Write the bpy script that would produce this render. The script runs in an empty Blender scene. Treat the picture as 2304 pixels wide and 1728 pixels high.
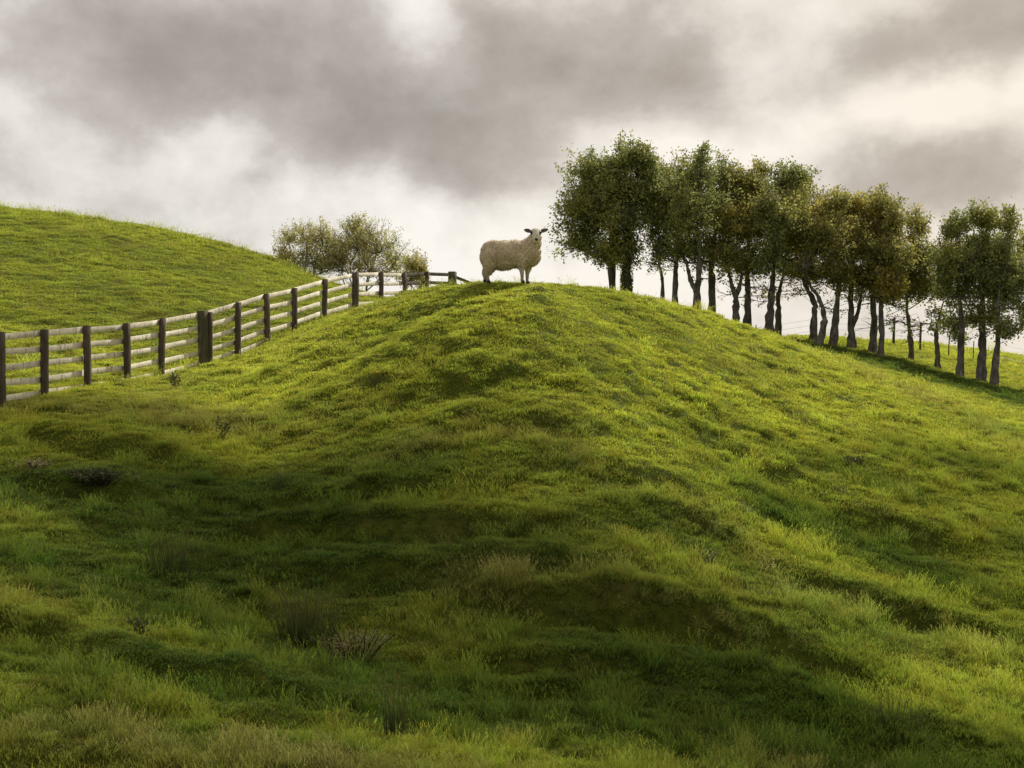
import bpy, bmesh, math, random
import numpy as np
from mathutils import Vector, Matrix, Euler

random.seed(7)
RS = np.random.RandomState(11)
F = 1407.0            # focal length in pixels of a 1024 px wide picture
S = 1024 / 2304.0

def P(px, py, d):     # survey note (bearing, elevation, distance) -> world point; the eye is at the origin
    return ((px - 512) / F * d, d, (384 - py) / F * d)

# ----------------------------------------------------------------- noise
_perm = RS.permutation(4096)
_val = RS.rand(4096)
def _h(ix, iy, seed):
    return _val[_perm[(ix * 73 + _perm[(iy * 37 + seed * 101) & 4095]) & 4095]]
def vnoise(x, y, seed=0):
    x = np.asarray(x, float); y = np.asarray(y, float)
    xi = np.floor(x).astype(np.int64); yi = np.floor(y).astype(np.int64)
    fx = x - xi; fy = y - yi
    fx = fx * fx * fx * (fx * (fx * 6 - 15) + 10); fy = fy * fy * fy * (fy * (fy * 6 - 15) + 10)
    a = _h(xi, yi, seed); b = _h(xi + 1, yi, seed); c = _h(xi, yi + 1, seed); d = _h(xi + 1, yi + 1, seed)
    return (a + (b - a) * fx) * (1 - fy) + (c + (d - c) * fx) * fy
def fbm(x, y, seed=0, oct=3, gain=.5):
    s = 0; a = 1; t = 0
    for i in range(oct):
        s = s + a * (vnoise(x * 2 ** i + 17.3 * i, y * 2 ** i + 9.1 * i, seed + i) * 2 - 1); t += a; a *= gain
    return s / t

# ----------------------------------------------------------------- terrain: surveyed spot heights joined by a thin-plate surface
SPOTS = [
 # mound centre
 (512,600,17.3),(512,500,19.9),(512,400,22.8),(512,330,24.9),(512,302,26.0),(512,288.5,27.1),(512,285,28.6),(512,285.5,29.6),(470,289,27.9),(440,292,28.2),(445,306,26.4),(560,293,27.2),(512,287,30.8),(512,0,33,1.8),(512,0,41,1.3),(512,0,52,-.4),
 # gully line
 (0,486,20),(93,500,19.5),(162,546,18.5),(278,616,17),(393,648,16.3),(532,685,15.3),(694,740,14),(787,768,13.5),(1024,850,12),
 # near bank
 (0,768,10.5),(256,768,10.8),(512,768,11.2),(0,650,13),(200,650,14),(400,720,13),(0,560,16.5),(640,800,11),
 # mound between crest and right
 (463,285,29.3),(555,285,29.5),(602,290.5,30.6),(650,300.5,31.6),(671,304.5,32.3),(717,317,33.8),(764,332,35.5),(800,345,36.5),(833,359,37),(880,377,36),(926,398,34.5),(972,419,33),(1024,442,31.2),
 (650,330,28.4),(650,400,24.6),(650,500,20.7),(650,600,17.8),(650,700,15),
 (800,400,30),(800,500,23.6),(800,600,19.5),(800,700,16.3),
 (900,450,28),(1024,500,26.6),(1024,600,21.8),(1024,700,17.8),(1024,768,15.5),(1150,600,21.5),(1150,500,27),
 # left shoulder and flank
 (250,400,25.8),(250,450,22.8),(250,520,20),(250,580,18),(100,430,22.5),(100,480,20.2),
 (417,291,29.8),(380,303,30.8),(380,340,27),(380,400,23.6),(380,500,20.1),(380,600,17.3),(345,312,34.5),(450,320,26.8),(600,320,27.6),
 # along the board fence
 (0,409.5,24),(44,397,24.5),(87,391.5,25.5),(126,382,27),(164,376,28.5),(204,366,30),(237,356,31.5),(265,345,32.5),(295,332,34.5),(325,320,37),
 (356,316,39),(381,313.5,41),(405,311,43),(426,309.5,45),(452,309,46.5),(480,312,48),(500,318,50),
 # left hill
 (0,209,52),(162,231,50),(230,247,50),(277,260,49),(325,282,48),(380,299,49),
 (0,300,34),(162,300,36.5),(250,300,39),(-200,207,50),(-200,330,30),(-200,440,22),
 (0,0,66,6.4),(162,0,64,5.2),(300,0,62,3.2),(400,0,62,1.6),
 # behind the ridge and along the tree row
 (613,0,46,2.45),(680,0,48,2.0),(740,0,49,1.7),(720,0,42,1.75),(790,0,43,1.25),(833,345,50),(880,353,50),(926,364,50),(960,374,50),(993,380,50),(1024,388,49),(1100,400,49),
 (720,0,56,1.5),(800,0,60,1.9),(860,346,66),(926,357,64),(1000,366,62),(926,361,80),(1000,369,80),(1100,378,80),(1100,380,62),(860,341,90),(950,357,100),(1024,362,108),(1150,364,110),(620,0,64,-.5),(620,0,90,-2),
 (900,0,128,3.2),(1050,0,135,2.0),
]
def spot(s):
    if len(s) == 4: return ((s[0] - 512) / F * s[2], s[2], s[3])
    return P(*s)
CP = np.array([spot(s) for s in SPOTS])
_cx = CP[:, :2] * 1.0
def _k(r2): return np.where(r2 < 1e-9, 0, .5 * r2 * np.log(np.maximum(r2, 1e-9)))
_n = len(CP)
_A = np.zeros((_n + 3, _n + 3))
_A[:_n, :_n] = _k(((_cx[:, None] - _cx[None]) ** 2).sum(-1)) + np.eye(_n) * .15
_A[:_n, _n] = 1; _A[:_n, _n + 1:] = _cx; _A[_n, :_n] = 1; _A[_n + 1:, :_n] = _cx.T
_w = np.linalg.solve(_A, np.r_[CP[:, 2], 0, 0, 0])
def base_z(x, y):
    x = np.asarray(x, float); y = np.asarray(y, float); sh = x.shape
    x = x.ravel(); y = y.ravel(); out = np.empty_like(x)
    for i in range(0, len(x), 20000):
        xs = x[i:i + 20000, None]; ys = y[i:i + 20000, None]
        out[i:i + 20000] = _k((xs - _cx[:, 0]) ** 2 + (ys - _cx[:, 1]) ** 2) @ _w[:_n] + _w[_n] + xs[:, 0] * _w[_n + 1] + ys[:, 0] * _w[_n + 2]
    # beyond the surveyed patch the land levels out
    r = np.maximum(np.maximum(np.abs(x) - 26 - .25 * np.maximum(y - 30, 0), 0), np.maximum(y - 130, 0))
    r = np.maximum(r, np.maximum(6 - y, 0) * 1.5)
    t = np.clip(r / 40, 0, 1); t = t * t * (3 - 2 * t)
    out = np.clip(out, -8, 8) * (1 - t) + (-3.5) * t
    return out.reshape(sh)

# eroded banks and hummocks on the flank: (px, py, distance, half length, half depth, drop)
BANKS = [
 (640,612,17.6,2.3,.34,.42),(560,655,16.1,1.3,.25,.3),(735,640,17.6,1.3,.3,.38),(548,680,15.3,.5,.28,.34),
 (820,520,24.0,1.9,.35,.3),(700,565,20.4,.8,.3,.22),(430,520,19.6,1.7,.3,.3),(330,490,20.6,2.2,.3,.25),(270,530,19.8,1.2,.3,.33),
 (500,555,18.6,1.6,.28,.24),(395,575,18.2,1.5,.3,.34),(350,610,17.4,.9,.3,.28),(610,455,21.3,1.3,.3,.2),(760,470,24.5,1.8,.35,.25),
 (100,480,20.3,.7,.3,.36),(150,447,22,1.3,.28,.24),(40,445,22,.9,.3,.26),(900,640,20,2.0,.35,.35),(930,560,24,1.5,.35,.25),
 (690,425,25.4,1.2,.3,.18),(800,440,28,1.2,.35,.2),(560,420,22.6,1.2,.28,.16),(440,400,23.6,1.0,.25,.14),(490,375,23.9,.8,.22,.12),
 (840,700,16.2,2.2,.4,.5),(700,700,15.6,1.6,.35,.35),(930,740,15.6,1.8,.4,.4),
 (170,690,13.6,1.5,.28,.26),(330,700,13.6,.8,.22,.2),(90,760,10.9,1.2,.25,.16),(20,640,13.8,.6,.25,.22),(270,725,12.6,.5,.18,.14),(560,730,13.2,.4,.2,.14),
]
BK = [(((b[0] - 512) / F * b[2]), b[2], b[3], b[4], b[5]) for b in BANKS]
def height(x, y):
    x = np.asarray(x, float); y = np.asarray(y, float)
    z = base_z(x, y); z00 = z.copy()
    near = np.clip((75 - y) / 20, 0, 1)
    wx = x + .8 * (vnoise(x * .35, y * .35, 5) - .5); wy = y + .8 * (vnoise(x * .35, y * .35, 6) - .5)
    for bx, by, hl, hd, dr in BK:
        u = (wx - bx) / hl; v = (wy - by - .25 * u * u * hd) / hd
        m = (np.abs(u) < 2.6) & (np.abs(v) < 5)
        if not m.any(): continue
        uu = u[m]; vv = v[m]
        e = np.exp(-uu * uu)
        # a lip: raised ground just up the slope, hollow just below it
        e = e * (.75 + .5 * vnoise(x[m] * 2.2, y[m] * 2.2, 13))
        z[m] += .85 * dr * e * (np.exp(-(vv - .8) ** 2 * 1.2) * .6 - np.exp(-(vv + .8) ** 2 * .8) * .6)
    # flank: the sheep tracks and slumped steps are longer across the slope than up it
    low = np.clip((-.2 - z) / 2.0, 0, 1) * near
    hz = z * 1.9 + wy * .25      # runs up the slope, so bands follow the contours
    n1 = fbm(wx * .42, hz, 21, 3)
    z = z + low * .07 * n1
    n2 = vnoise(wx * 1.2, hz * 2.3, 31)
    far_amp = .45 + .55 * low
    z = z + near * far_amp * .04 * np.clip(n2 - .35, 0, 1) ** 1.2
    z = z + near * .040 * fbm(2.9 * x + 2.1 * y, 3.1 * y - 2.4 * x, 41, 2)
    # terracettes: short treads along the contour
    tr = vnoise(wx * .9, hz * 4.2, 77); z = z + near * .03 * np.clip(tr - .5, 0, .3)
    # hummocky turf: small sharp tussocks
    t = np.clip(vnoise(2.9 * x + 2.0 * y + .8 * vnoise(x * 4, y * 4, 55), 3.4 * y - 2.2 * x, 51) - .58, 0, 1)
    z = z + near * .22 * t ** .95 - near * .05
    # turf trodden level where the sheep stands
    m = np.exp(-(((x + .1) / .95) ** 4) - ((y - 28.25) / .75) ** 4)
    z = z * (1 - m) + (z00 + .02) * m
    return z

# ----------------------------------------------------------------- object helpers
SC = bpy.context.scene
COL = SC.collection
def tag(o, label=None, cat=None, group=None, kind=None):
    if label: o['label'] = label
    if cat: o['category'] = cat
    if group: o['group'] = group
    if kind: o['kind'] = kind
    return o
def empty(name, loc, rz=0.0):
    o = bpy.data.objects.new(name, None); COL.objects.link(o)
    o.location = loc; o.rotation_euler = (0, 0, rz); o.empty_display_size = .2
    return o
def link(name, me, mats, parent=None, smooth=False):
    o = bpy.data.objects.new(name, me); COL.objects.link(o)
    if mats is not None:
        for m in (mats if isinstance(mats, (list, tuple)) else [mats]): me.materials.append(m)
    if parent is not None: o.parent = parent
    if smooth: me.polygons.foreach_set('use_smooth', np.ones(len(me.polygons), bool))
    return o
def np_mesh(name, V, Fc, smooth=False):
    """V (n,3); Fc (m,k) with a constant k"""
    V = np.asarray(V, np.float32); Fc = np.asarray(Fc, np.int32)
    me = bpy.data.meshes.new(name)
    me.vertices.add(len(V)); me.vertices.foreach_set('co', V.ravel())
    k = Fc.shape[1]
    me.loops.add(Fc.size); me.loops.foreach_set('vertex_index', Fc.ravel())
    me.polygons.add(len(Fc)); me.polygons.foreach_set('loop_start', np.arange(len(Fc), dtype=np.int32) * k)
    if smooth: me.polygons.foreach_set('use_smooth', np.ones(len(Fc), bool))
    me.update(calc_edges=True)
    return me
def fattr(me, name, vals, typ='FLOAT'):
    a = me.attributes.new(name, typ, 'POINT')
    key = 'value' if typ in ('FLOAT', 'INT') else 'vector'
    a.data.foreach_set(key, np.ascontiguousarray(vals, np.int32 if typ == 'INT' else np.float32).ravel())

class Tubes:
    """collects tapered tubes along polylines into one mesh"""
    def __init__(s, sides=6): s.V = []; s.F = []; s.n = 0; s.k = sides
    def add(s, pts, rads, lump=0.0, cap=True):
        pts = np.asarray(pts, float); rads = np.asarray(rads, float); k = s.k; m = len(pts)
        tan = np.gradient(pts, axis=0); tan /= np.linalg.norm(tan, axis=1)[:, None] + 1e-9
        ref = np.array([0, 1., 0]) if abs(tan[0, 1]) < .8 else np.array([1., 0, 0])
        u = np.cross(tan, ref); u /= np.linalg.norm(u, axis=1)[:, None] + 1e-9; v = np.cross(tan, u)
        a = np.linspace(0, 2 * np.pi, k, endpoint=False)
        R = rads[:, None] * (1 + lump * (RS.rand(m, k) - .5))
        ring = pts[:, None] + (np.cos(a)[None, :, None] * u[:, None] + np.sin(a)[None, :, None] * v[:, None]) * R[..., None]
        s.V.append(ring.reshape(-1, 3))
        i = np.arange(m - 1)[:, None] * k; j = np.arange(k)[None]
        j2 = (j + 1) % k
        s.F.append(np.stack([i + j, i + j2, i + k + j2, i + k + j], -1).reshape(-1, 4) + s.n)
        s.n += m * k
    def mesh(s, name): return np_mesh(name, np.concatenate(s.V), np.concatenate(s.F), True)

def smooth_path(pts, n):
    """Catmull-Rom through the points, n samples per span"""
    p = [np.array(q, float) for q in pts]; p = [2 * p[0] - p[1]] + p + [2 * p[-1] - p[-2]]; out = []
    for i in range(1, len(p) - 2):
        for t in np.linspace(0, 1, n, endpoint=False):
            out.append(.5 * (2 * p[i] + (p[i + 1] - p[i - 1]) * t + (2 * p[i - 1] - 5 * p[i] + 4 * p[i + 1] - p[i + 2]) * t * t + (3 * p[i] - p[i - 1] - 3 * p[i + 1] + p[i + 2]) * t ** 3))
    out.append(p[-2]); return np.array(out)

# ----------------------------------------------------------------- materials
class NT:
    def __init__(s, nt): s.t = nt
    def n(s, typ, **kw):
        nd = s.t.nodes.new(typ)
        for k, v in kw.items():
            if k.startswith('i_'):
                key = k[2:].replace('_', ' ')
                (nd.inputs[int(key)] if key.isdigit() else nd.inputs[key]).default_value = v
            else: setattr(nd, k, v)
        return nd
    def l(s, a, b): s.t.links.new(a, b)
    def math(s, op, a, b=None, clamp=False):
        nd = s.t.nodes.new('ShaderNodeMath'); nd.operation = op; nd.use_clamp = clamp
        for i, v in enumerate((a, b)):
            if v is None: continue
            if isinstance(v, (int, float)): nd.inputs[i].default_value = v
            else: s.l(v, nd.inputs[i])
        return nd.outputs[0]
    def mix(s, fac, a, b, typ='MIX'):
        nd = s.t.nodes.new('ShaderNodeMix'); nd.data_type = 'RGBA'; nd.blend_type = typ
        for i, v in ((0, fac), (6, a), (7, b)):
            if isinstance(v, (int, float)): nd.inputs[i].default_value = v
            elif isinstance(v, tuple): nd.inputs[i].default_value = (*v, 1)
            else: s.l(v, nd.inputs[i])
        return nd.outputs[2]
    def ramp(s, fac, stops):
        nd = s.t.nodes.new('ShaderNodeValToRGB'); e = nd.color_ramp.elements
        while len(e) < len(stops): e.new(.5)
        for q, (p, c) in zip(e, stops): q.position = p; q.color = (*c, 1) if isinstance(c, tuple) else (c, c, c, 1)
        s.l(fac, nd.inputs[0]); return nd.outputs[0]
    def noise(s, vec, scale, detail=3, rough=.5, dist=0):
        nd = s.n('ShaderNodeTexNoise'); nd.inputs['Scale'].default_value = scale; nd.inputs['Detail'].default_value = detail
        nd.inputs['Roughness'].default_value = rough; nd.inputs['Distortion'].default_value = dist
        if vec is not None: s.l(vec, nd.inputs['Vector'])
        return nd.outputs['Fac']
def mat(name):
    m = bpy.data.materials.new(name); m.use_nodes = True; nt = m.node_tree; nt.nodes.clear()
    k = NT(nt); out = k.n('ShaderNodeOutputMaterial'); return m, k, out
def principled(k, out, col, rough=.85, spec=.25, bump=None, strength=.5, dist=.02):
    b = k.n('ShaderNodeBsdfPrincipled'); b.inputs['Roughness'].default_value = rough; b.inputs['Specular IOR Level'].default_value = spec
    if isinstance(col, tuple): b.inputs['Base Color'].default_value = (*col, 1)
    else: k.l(col, b.inputs['Base Color'])
    if bump is not None:
        bp = k.n('ShaderNodeBump'); bp.inputs['Strength'].default_value = strength; bp.inputs['Distance'].default_value = dist
        k.l(bump, bp.inputs['Height']); k.l(bp.outputs[0], b.inputs['Normal'])
    k.l(b.outputs[0], out.inputs[0]); return b
def leafy(k, out, col, trans=.5, transcol=None, rough=.6, gloss=.03):
    """thin leaf: reflects and lets light through"""
    d = k.n('ShaderNodeBsdfDiffuse'); t = k.n('ShaderNodeBsdfTranslucent'); g = k.n('ShaderNodeBsdfGlossy'); g.inputs['Roughness'].default_value = rough
    k.l(col, d.inputs[0]); k.l(transcol if transcol is not None else col, t.inputs[0]); g.inputs[0].default_value = (1, 1, .9, 1)
    m1 = k.n('ShaderNodeAddShader'); k.l(d.outputs[0], m1.inputs[0]); k.l(t.outputs[0], m1.inputs[1])
    m2 = k.n('ShaderNodeMixShader'); m2.inputs[0].default_value = gloss; k.l(m1.outputs[0], m2.inputs[1]); k.l(g.outputs[0], m2.inputs[2])
    k.l(m2.outputs[0], out.inputs[0])

# turf soil below the grass
M_soil, k, o = mat('turf_soil')
pos = k.n('ShaderNodeNewGeometry').outputs['Position']
n1 = k.noise(pos, .7, 5, .6); n2 = k.noise(pos, 9, 5, .7)
c = k.ramp(n1, [(.35, (.085, .115, .010)), (.55, (.12, .15, .013)), (.7, (.14, .14, .03))])
c = k.mix(k.math('MULTIPLY', n2, .8), c, (.022, .026, .008))
principled(k, o, c, .95, .1, n2, .8, .05)

# grass: tone comes from each tuft (0 fresh green .. 1 straw), t from root to tip
M_grass, k, o = mat('grass_blades')
tn = k.n('ShaderNodeAttribute', attribute_name='tone', attribute_type='INSTANCER').outputs['Fac']
lush_shade = k.n('ShaderNodeAttribute', attribute_name='lush_shade', attribute_type='INSTANCER').outputs['Fac']
tt = k.n('ShaderNodeAttribute', attribute_name='t', attribute_type='GEOMETRY').outputs['Fac']
bl = k.n('ShaderNodeAttribute', attribute_name='b', attribute_type='GEOMETRY').outputs['Fac']
rnd = k.n('ShaderNodeObjectInfo').outputs['Random']
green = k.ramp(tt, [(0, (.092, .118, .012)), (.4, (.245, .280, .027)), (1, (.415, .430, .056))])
deep = k.ramp(tt, [(0, (.010, .019, .003)), (.45, (.042, .076, .009)), (1, (.105, .155, .018))])  # dark greens: lush growth with shade put into the blade colour
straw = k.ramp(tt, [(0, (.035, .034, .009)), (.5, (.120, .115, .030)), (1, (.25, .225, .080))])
c = k.mix(lush_shade, green, deep)
w = k.math('ADD', k.math('MULTIPLY', bl, .55), k.math('MULTIPLY', tn, 1.3))
w = k.math('SUBTRACT', w, .55, True)
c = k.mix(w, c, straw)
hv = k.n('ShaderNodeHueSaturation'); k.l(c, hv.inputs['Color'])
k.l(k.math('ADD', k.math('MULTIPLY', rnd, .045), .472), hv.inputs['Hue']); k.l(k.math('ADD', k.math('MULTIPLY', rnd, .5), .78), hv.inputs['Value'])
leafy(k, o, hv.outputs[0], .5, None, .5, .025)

# ----------------------------------------------------------------- ground sheet
def axis(lo, hi, step, far, g=1.09):
    a = list(np.arange(lo, hi + step / 2, step)); s = step; b = []
    x = lo
    while x > -far: s *= g; x -= s; b.append(x)
    c = []; s = step; x = a[-1]
    while x < far: s *= g; x += s; c.append(x)
    return np.array(b[::-1] + a + c)
gx = axis(-13, 16, .09, 2600, 1.035)
ya = np.arange(9.2, 33, .085); yb = np.arange(33, 72, .22); yc = []; s_ = .3; y_ = 72
while y_ < 3500: yc.append(y_); s_ *= 1.07; y_ += s_
yd = []; s_ = .12; y_ = 9.2
while y_ > -2500: s_ *= 1.14; y_ -= s_; yd.append(y_)
gy = np.array(yd[::-1] + list(ya) + list(yb) + yc)
GX, GY = np.meshgrid(gx, gy)
GZ = height(GX, GY)
nx, ny = len(gx), len(gy)
ii = (np.arange(ny - 1)[:, None] * nx + np.arange(nx - 1)[None]).ravel()
ground = link('ground', np_mesh('ground', np.stack([GX, GY, GZ], -1).reshape(-1, 3), np.stack([ii, ii + 1, ii + nx + 1, ii + nx], -1), True), M_soil)
tag(ground, 'green grassy hill pasture under everything', 'ground', kind='structure')

# ----------------------------------------------------------------- grass tufts
TUFTS = bpy.data.collections.new('tufts')       # the kinds of tuft, planted below by the grass object
def tuft(idx, n, rad, h0, h1, wid, lean, seed=0.0, stem=False):
    V = []; Fc = []; T = []; B = []; nv = 0
    for i in range(n):
        a = RS.rand() * 6.283; r = rad * math.sqrt(RS.rand()); bx, by = r * math.cos(a), r * math.sin(a)
        h = h0 + (h1 - h0) * RS.rand(); la = RS.rand() * 6.283; ln = lean * h * (.3 + RS.rand())
        dx, dy = math.cos(la) * ln - .12 * h, math.sin(la) * ln
        w = wid * (.7 + .6 * RS.rand()); wa = RS.rand() * 3.1416; wx, wy = math.cos(wa) * w / 2, math.sin(wa) * w / 2
        b = RS.rand()
        for (s, hh, ww) in ((0, -.02 / max(h, .02), 1), (.35, .45, .95), (.75, .85, .6)):
            V += [(bx + dx * s * s - wx * ww, by + dy * s * s - wy * ww, h * hh), (bx + dx * s * s + wx * ww, by + dy * s * s + wy * ww, h * hh)]
            T += [max(0, hh)] * 2; B += [b] * 2
        V.append((bx + dx, by + dy, h)); T.append(1); B.append(b)
        Fc += [(nv, nv + 1, nv + 3), (nv, nv + 3, nv + 2), (nv + 2, nv + 3, nv + 5), (nv + 2, nv + 5, nv + 4), (nv + 4, nv + 5, nv + 6)]
        nv += 7
        if RS.rand() < seed:   # a seed head: a few small glumes near the tip
            for q in range(5):
                z = h * (1 - .05 * q); sx = bx + dx * (1 - .06 * q); sy = by + dy * (1 - .06 * q); g = wid * 1.6
                ang = RS.rand() * 6.283
                V += [(sx, sy, z), (sx + math.cos(ang) * g, sy + math.sin(ang) * g, z + g), (sx, sy, z + g * 2)]
                T += [1, 1, 1]; B += [1, 1, 1]; Fc.append((nv, nv + 1, nv + 2)); nv += 3
    me = np_mesh('tuft', V, Fc); fattr(me, 't', T); fattr(me, 'b', B); me.materials.append(M_grass)
    ob = bpy.data.objects.new('tuft_%02d' % idx, me); TUFTS.objects.link(ob)
for i in range(4): tuft(i, 66, .17, .012, .040, .0075, .9)            # 0-3 grazed turf
for i in range(4, 7): tuft(i, 54, .13, .035, .095, .0062, .85)           # 4-6 rough grass
for i in range(7, 9): tuft(i, 34, .12, .12, .25, .0045, .6, .35)      # 7-8 tall grass with seed heads
tuft(9, 6, .15, .12, .26, .0055, .35, .9)                             # 9 lone flowering stalks

def blob(x, y, px, py, d, rx, ry):
    cx, cy = (px - 512) / F * d, d
    return np.exp(-((x - cx) / rx) ** 2 - ((y - cy) / ry) ** 2)
STRAW = [(140,415,24,2.6,.9,1.5),(190,400,25.5,1.8,.9,1.2),(390,462,21.6,1.9,.6,.8),(330,440,23,1.2,.7,.5),(40,740,11,2.6,.9,1.0),(250,750,11,2.0,.5,.8),
 (700,745,12.6,2.6,.7,.55),(620,700,14,1.6,.6,.35),(560,470,21,2.4,.6,.35),(930,650,19.5,3,.9,.6),(870,620,20,2,.8,.4),(760,560,20.6,1.8,.6,.55),(660,520,20.8,1.6,.6,.4),
 (850,390,36,1.3,2.4,.8),(930,425,34,1.4,2,.8),(1000,455,31,1.4,2,.7),(780,350,39,1.2,2,.6),(720,340,34,2,1.5,.35),(680,370,28.5,1.6,1.2,.35),(300,560,18.4,1.6,.5,.35),
 (380,640,16,1.2,.5,.45),(60,610,15,1.3,.7,.35),(790,420,30,1.4,1.6,.5),(620,600,17.8,1.9,.4,.5),(500,600,17.4,1.2,.4,.4)]
LUSH_SHADE = [(130,480,20.5,3,1.3,.9),(200,520,19.5,2.6,1,.8),(300,540,19,2.6,.9,.7),(330,590,18,2,.8,.6),(560,690,14.8,1.8,.6,1),(700,720,14.5,2.4,.8,.9),(860,720,15.6,2.6,1.1,.9),  # lush patches that also carry the gully's shade in the grass colour
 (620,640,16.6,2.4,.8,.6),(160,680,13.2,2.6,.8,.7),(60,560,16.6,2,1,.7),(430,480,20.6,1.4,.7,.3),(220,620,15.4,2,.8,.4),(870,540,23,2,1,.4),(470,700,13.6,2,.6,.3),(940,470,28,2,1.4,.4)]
def plant():
    zones = [  # y0, y1, density, size, margin
        (9.4, 14, 300, .80, 1.4), (14, 20, 230, .95, 1.6), (20, 27, 170, 1.05, 1.9), (27, 35, 120, 1.2, 2.2), (35, 48, 85, 1.35, 2.6), (48, 64, 60, 1.5, 2.6), (64, 118, 7, 3.6, 3)]
    out = []
    for y0, y1, dens, size, mg in zones:
        wmax = .364 * y1 + mg; n = int(dens * 2 * wmax * (y1 - y0))
        x = (RS.rand(n) * 2 - 1) * wmax; y = y0 + RS.rand(n) * (y1 - y0)
        keep = np.abs(x) < .364 * y + mg
        if y0 >= 64: keep &= (x > 8)
        out.append((x[keep], y[keep], np.full(keep.sum(), size)))
    x, y, size = (np.concatenate([q[i] for q in out]) for i in range(3))
    z = height(x, y)
    # leave out what the mound and the left hill hide from anywhere near the path
    vis = np.ones(len(x), bool)
    zz = z + .5
    for f in np.linspace(.35, .97, 30):
        hx = x * f; hy = y * f
        m = hy > 9.5
        vis[m] &= ~(base_z(hx[m], hy[m]) - .9 > zz[m] * f)
    x, y, z, size = x[vis], y[vis], z[vis], size[vis]
    n = len(x)
    e = .12
    sx = (height(x + e, y) - height(x - e, y)) / (2 * e); sy = (height(x, y + e) - height(x, y - e)) / (2 * e)
    pn = fbm(x * .3, y * .5, 61, 3); pn2 = fbm(x * 1.1, y * 1.6, 71, 3); ln = fbm(x * .45, y * .7, 81, 3)
    tone = .10 + .42 * np.clip(pn, -1, 1) + .34 * pn2
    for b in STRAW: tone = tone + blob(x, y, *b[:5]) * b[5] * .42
    lush_shade = np.clip(.25 + 1.1 * ln, 0, 1)
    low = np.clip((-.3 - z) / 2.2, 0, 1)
    lush_shade = lush_shade * .55 + low * .45  # lower ground darkened: shade put into the grass colour
    for b in LUSH_SHADE: lush_shade = lush_shade + blob(x, y, *b[:5]) * b[5] * .7
    for b in LUSH_SHADE: tone = tone - blob(x, y, *b[:5]) * b[5] * .5
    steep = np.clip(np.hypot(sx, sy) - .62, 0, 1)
    tone = tone + steep * .45; lush_shade = lush_shade + steep * .7
    lush_shade = lush_shade * np.where(y > 34, .45, 1)
    for q in ((850,368,46,4,3.4),(960,385,44.5,5,3.6),(1010,400,42,3,2.6)): lush_shade = lush_shade + .8 * blob(x, y, *q); tone = tone - .3 * blob(x, y, *q)  # tree shade behind the ridge, painted into the grass colour
    lush_shade = lush_shade + .30 * ((x < -3) & (y > 33))
    tone = np.clip(tone, 0, 1); lush_shade = np.clip(lush_shade, 0, 1)
    r = RS.rand(n)
    clump = vnoise(x * 1.9, y * 2.4, 91)
    longp = np.clip(tone * 1.1 - .28, 0, .75) + .22 * np.clip(low - .2, 0, 1) * (clump > .5) + .15 * (clump > .7)
    longp = longp * np.where(y > 35, .15, np.where(z > -.6, .3, 1))
    var = np.where(r < longp * .30, 7 + RS.randint(0, 2, n), np.where(r < longp * 1.1 + .02, 4 + RS.randint(0, 3, n), RS.randint(0, 4, n)))
    # flowering stalks stand along the crests, seen against the sky
    stalk = RS.rand(n) < np.where((y > 44) & (x < -5), .05, np.where((y > 28) & (y < 44), .012, .008))
    var = np.where(stalk, 9, var)
    sc = size * (.72 + .55 * RS.rand(n)) * (1 - .35 * np.clip(steep * 2, 0, 1))
    hgt = sc * (.75 + .5 * clump) * np.where(tone > .5, 1.15, 1) * (.88 + .28 * low)
    hgt = np.where((y > 34) & (var < 4), hgt * .75, hgt)
    hgt = np.where((y > 34) & (var == 9), np.minimum(hgt, 1.25), hgt)
    # trodden short around the sheep
    hgt = hgt * (1 - .75 * np.exp(-((x + .1) / 1.4) ** 2 - ((y - 28) / 1.2) ** 2))
    hgt = hgt * np.where((z > .3) & (y < 44), .8, 1)
    me = bpy.data.meshes.new('grass'); me.vertices.add(n)
    me.vertices.foreach_set('co', np.stack([x, y, z - .01], -1).astype(np.float32).ravel())
    fattr(me, 'tone', tone); fattr(me, 'lush_shade', lush_shade); fattr(me, 'kind_index', var, 'INT')
    rot = np.stack([sy * .45 + (RS.rand(n) - .5) * .3, -sx * .45 + (RS.rand(n) - .5) * .3, np.zeros(n)], -1)
    rz = (RS.rand(n) - .5) * 1.6
    # tilt is applied after the turn about the upright axis (XYZ order), so undo the turn for it
    cz, sz = np.cos(rz), np.sin(rz)
    fattr(me, 'turn', np.stack([rot[:, 0], rot[:, 1], rz], -1), 'FLOAT_VECTOR')
    fattr(me, 'size', np.stack([sc, sc, hgt], -1), 'FLOAT_VECTOR')
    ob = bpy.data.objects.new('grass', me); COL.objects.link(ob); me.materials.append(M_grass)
    g = bpy.data.node_groups.new('plant_grass', 'GeometryNodeTree')
    g.interface.new_socket('Geometry', in_out='INPUT', socket_type='NodeSocketGeometry'); g.interface.new_socket('Geometry', in_out='OUTPUT', socket_type='NodeSocketGeometry')
    N = g.nodes.new; L = g.links.new
    gi = N('NodeGroupInput'); go = N('NodeGroupOutput'); ci = N('GeometryNodeCollectionInfo'); ip = N('GeometryNodeInstanceOnPoints')
    ci.inputs['Collection'].default_value = TUFTS; ci.inputs['Separate Children'].default_value = True; ci.inputs['Reset Children'].default_value = True
    L(gi.outputs[0], ip.inputs['Points']); L(ci.outputs[0], ip.inputs['Instance']); ip.inputs['Pick Instance'].default_value = True
    def na(nm, typ):
        q = N('GeometryNodeInputNamedAttribute'); q.data_type = typ; q.inputs['Name'].default_value = nm; return q.outputs[0]
    L(na('kind_index', 'INT'), ip.inputs['Instance Index'])
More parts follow.
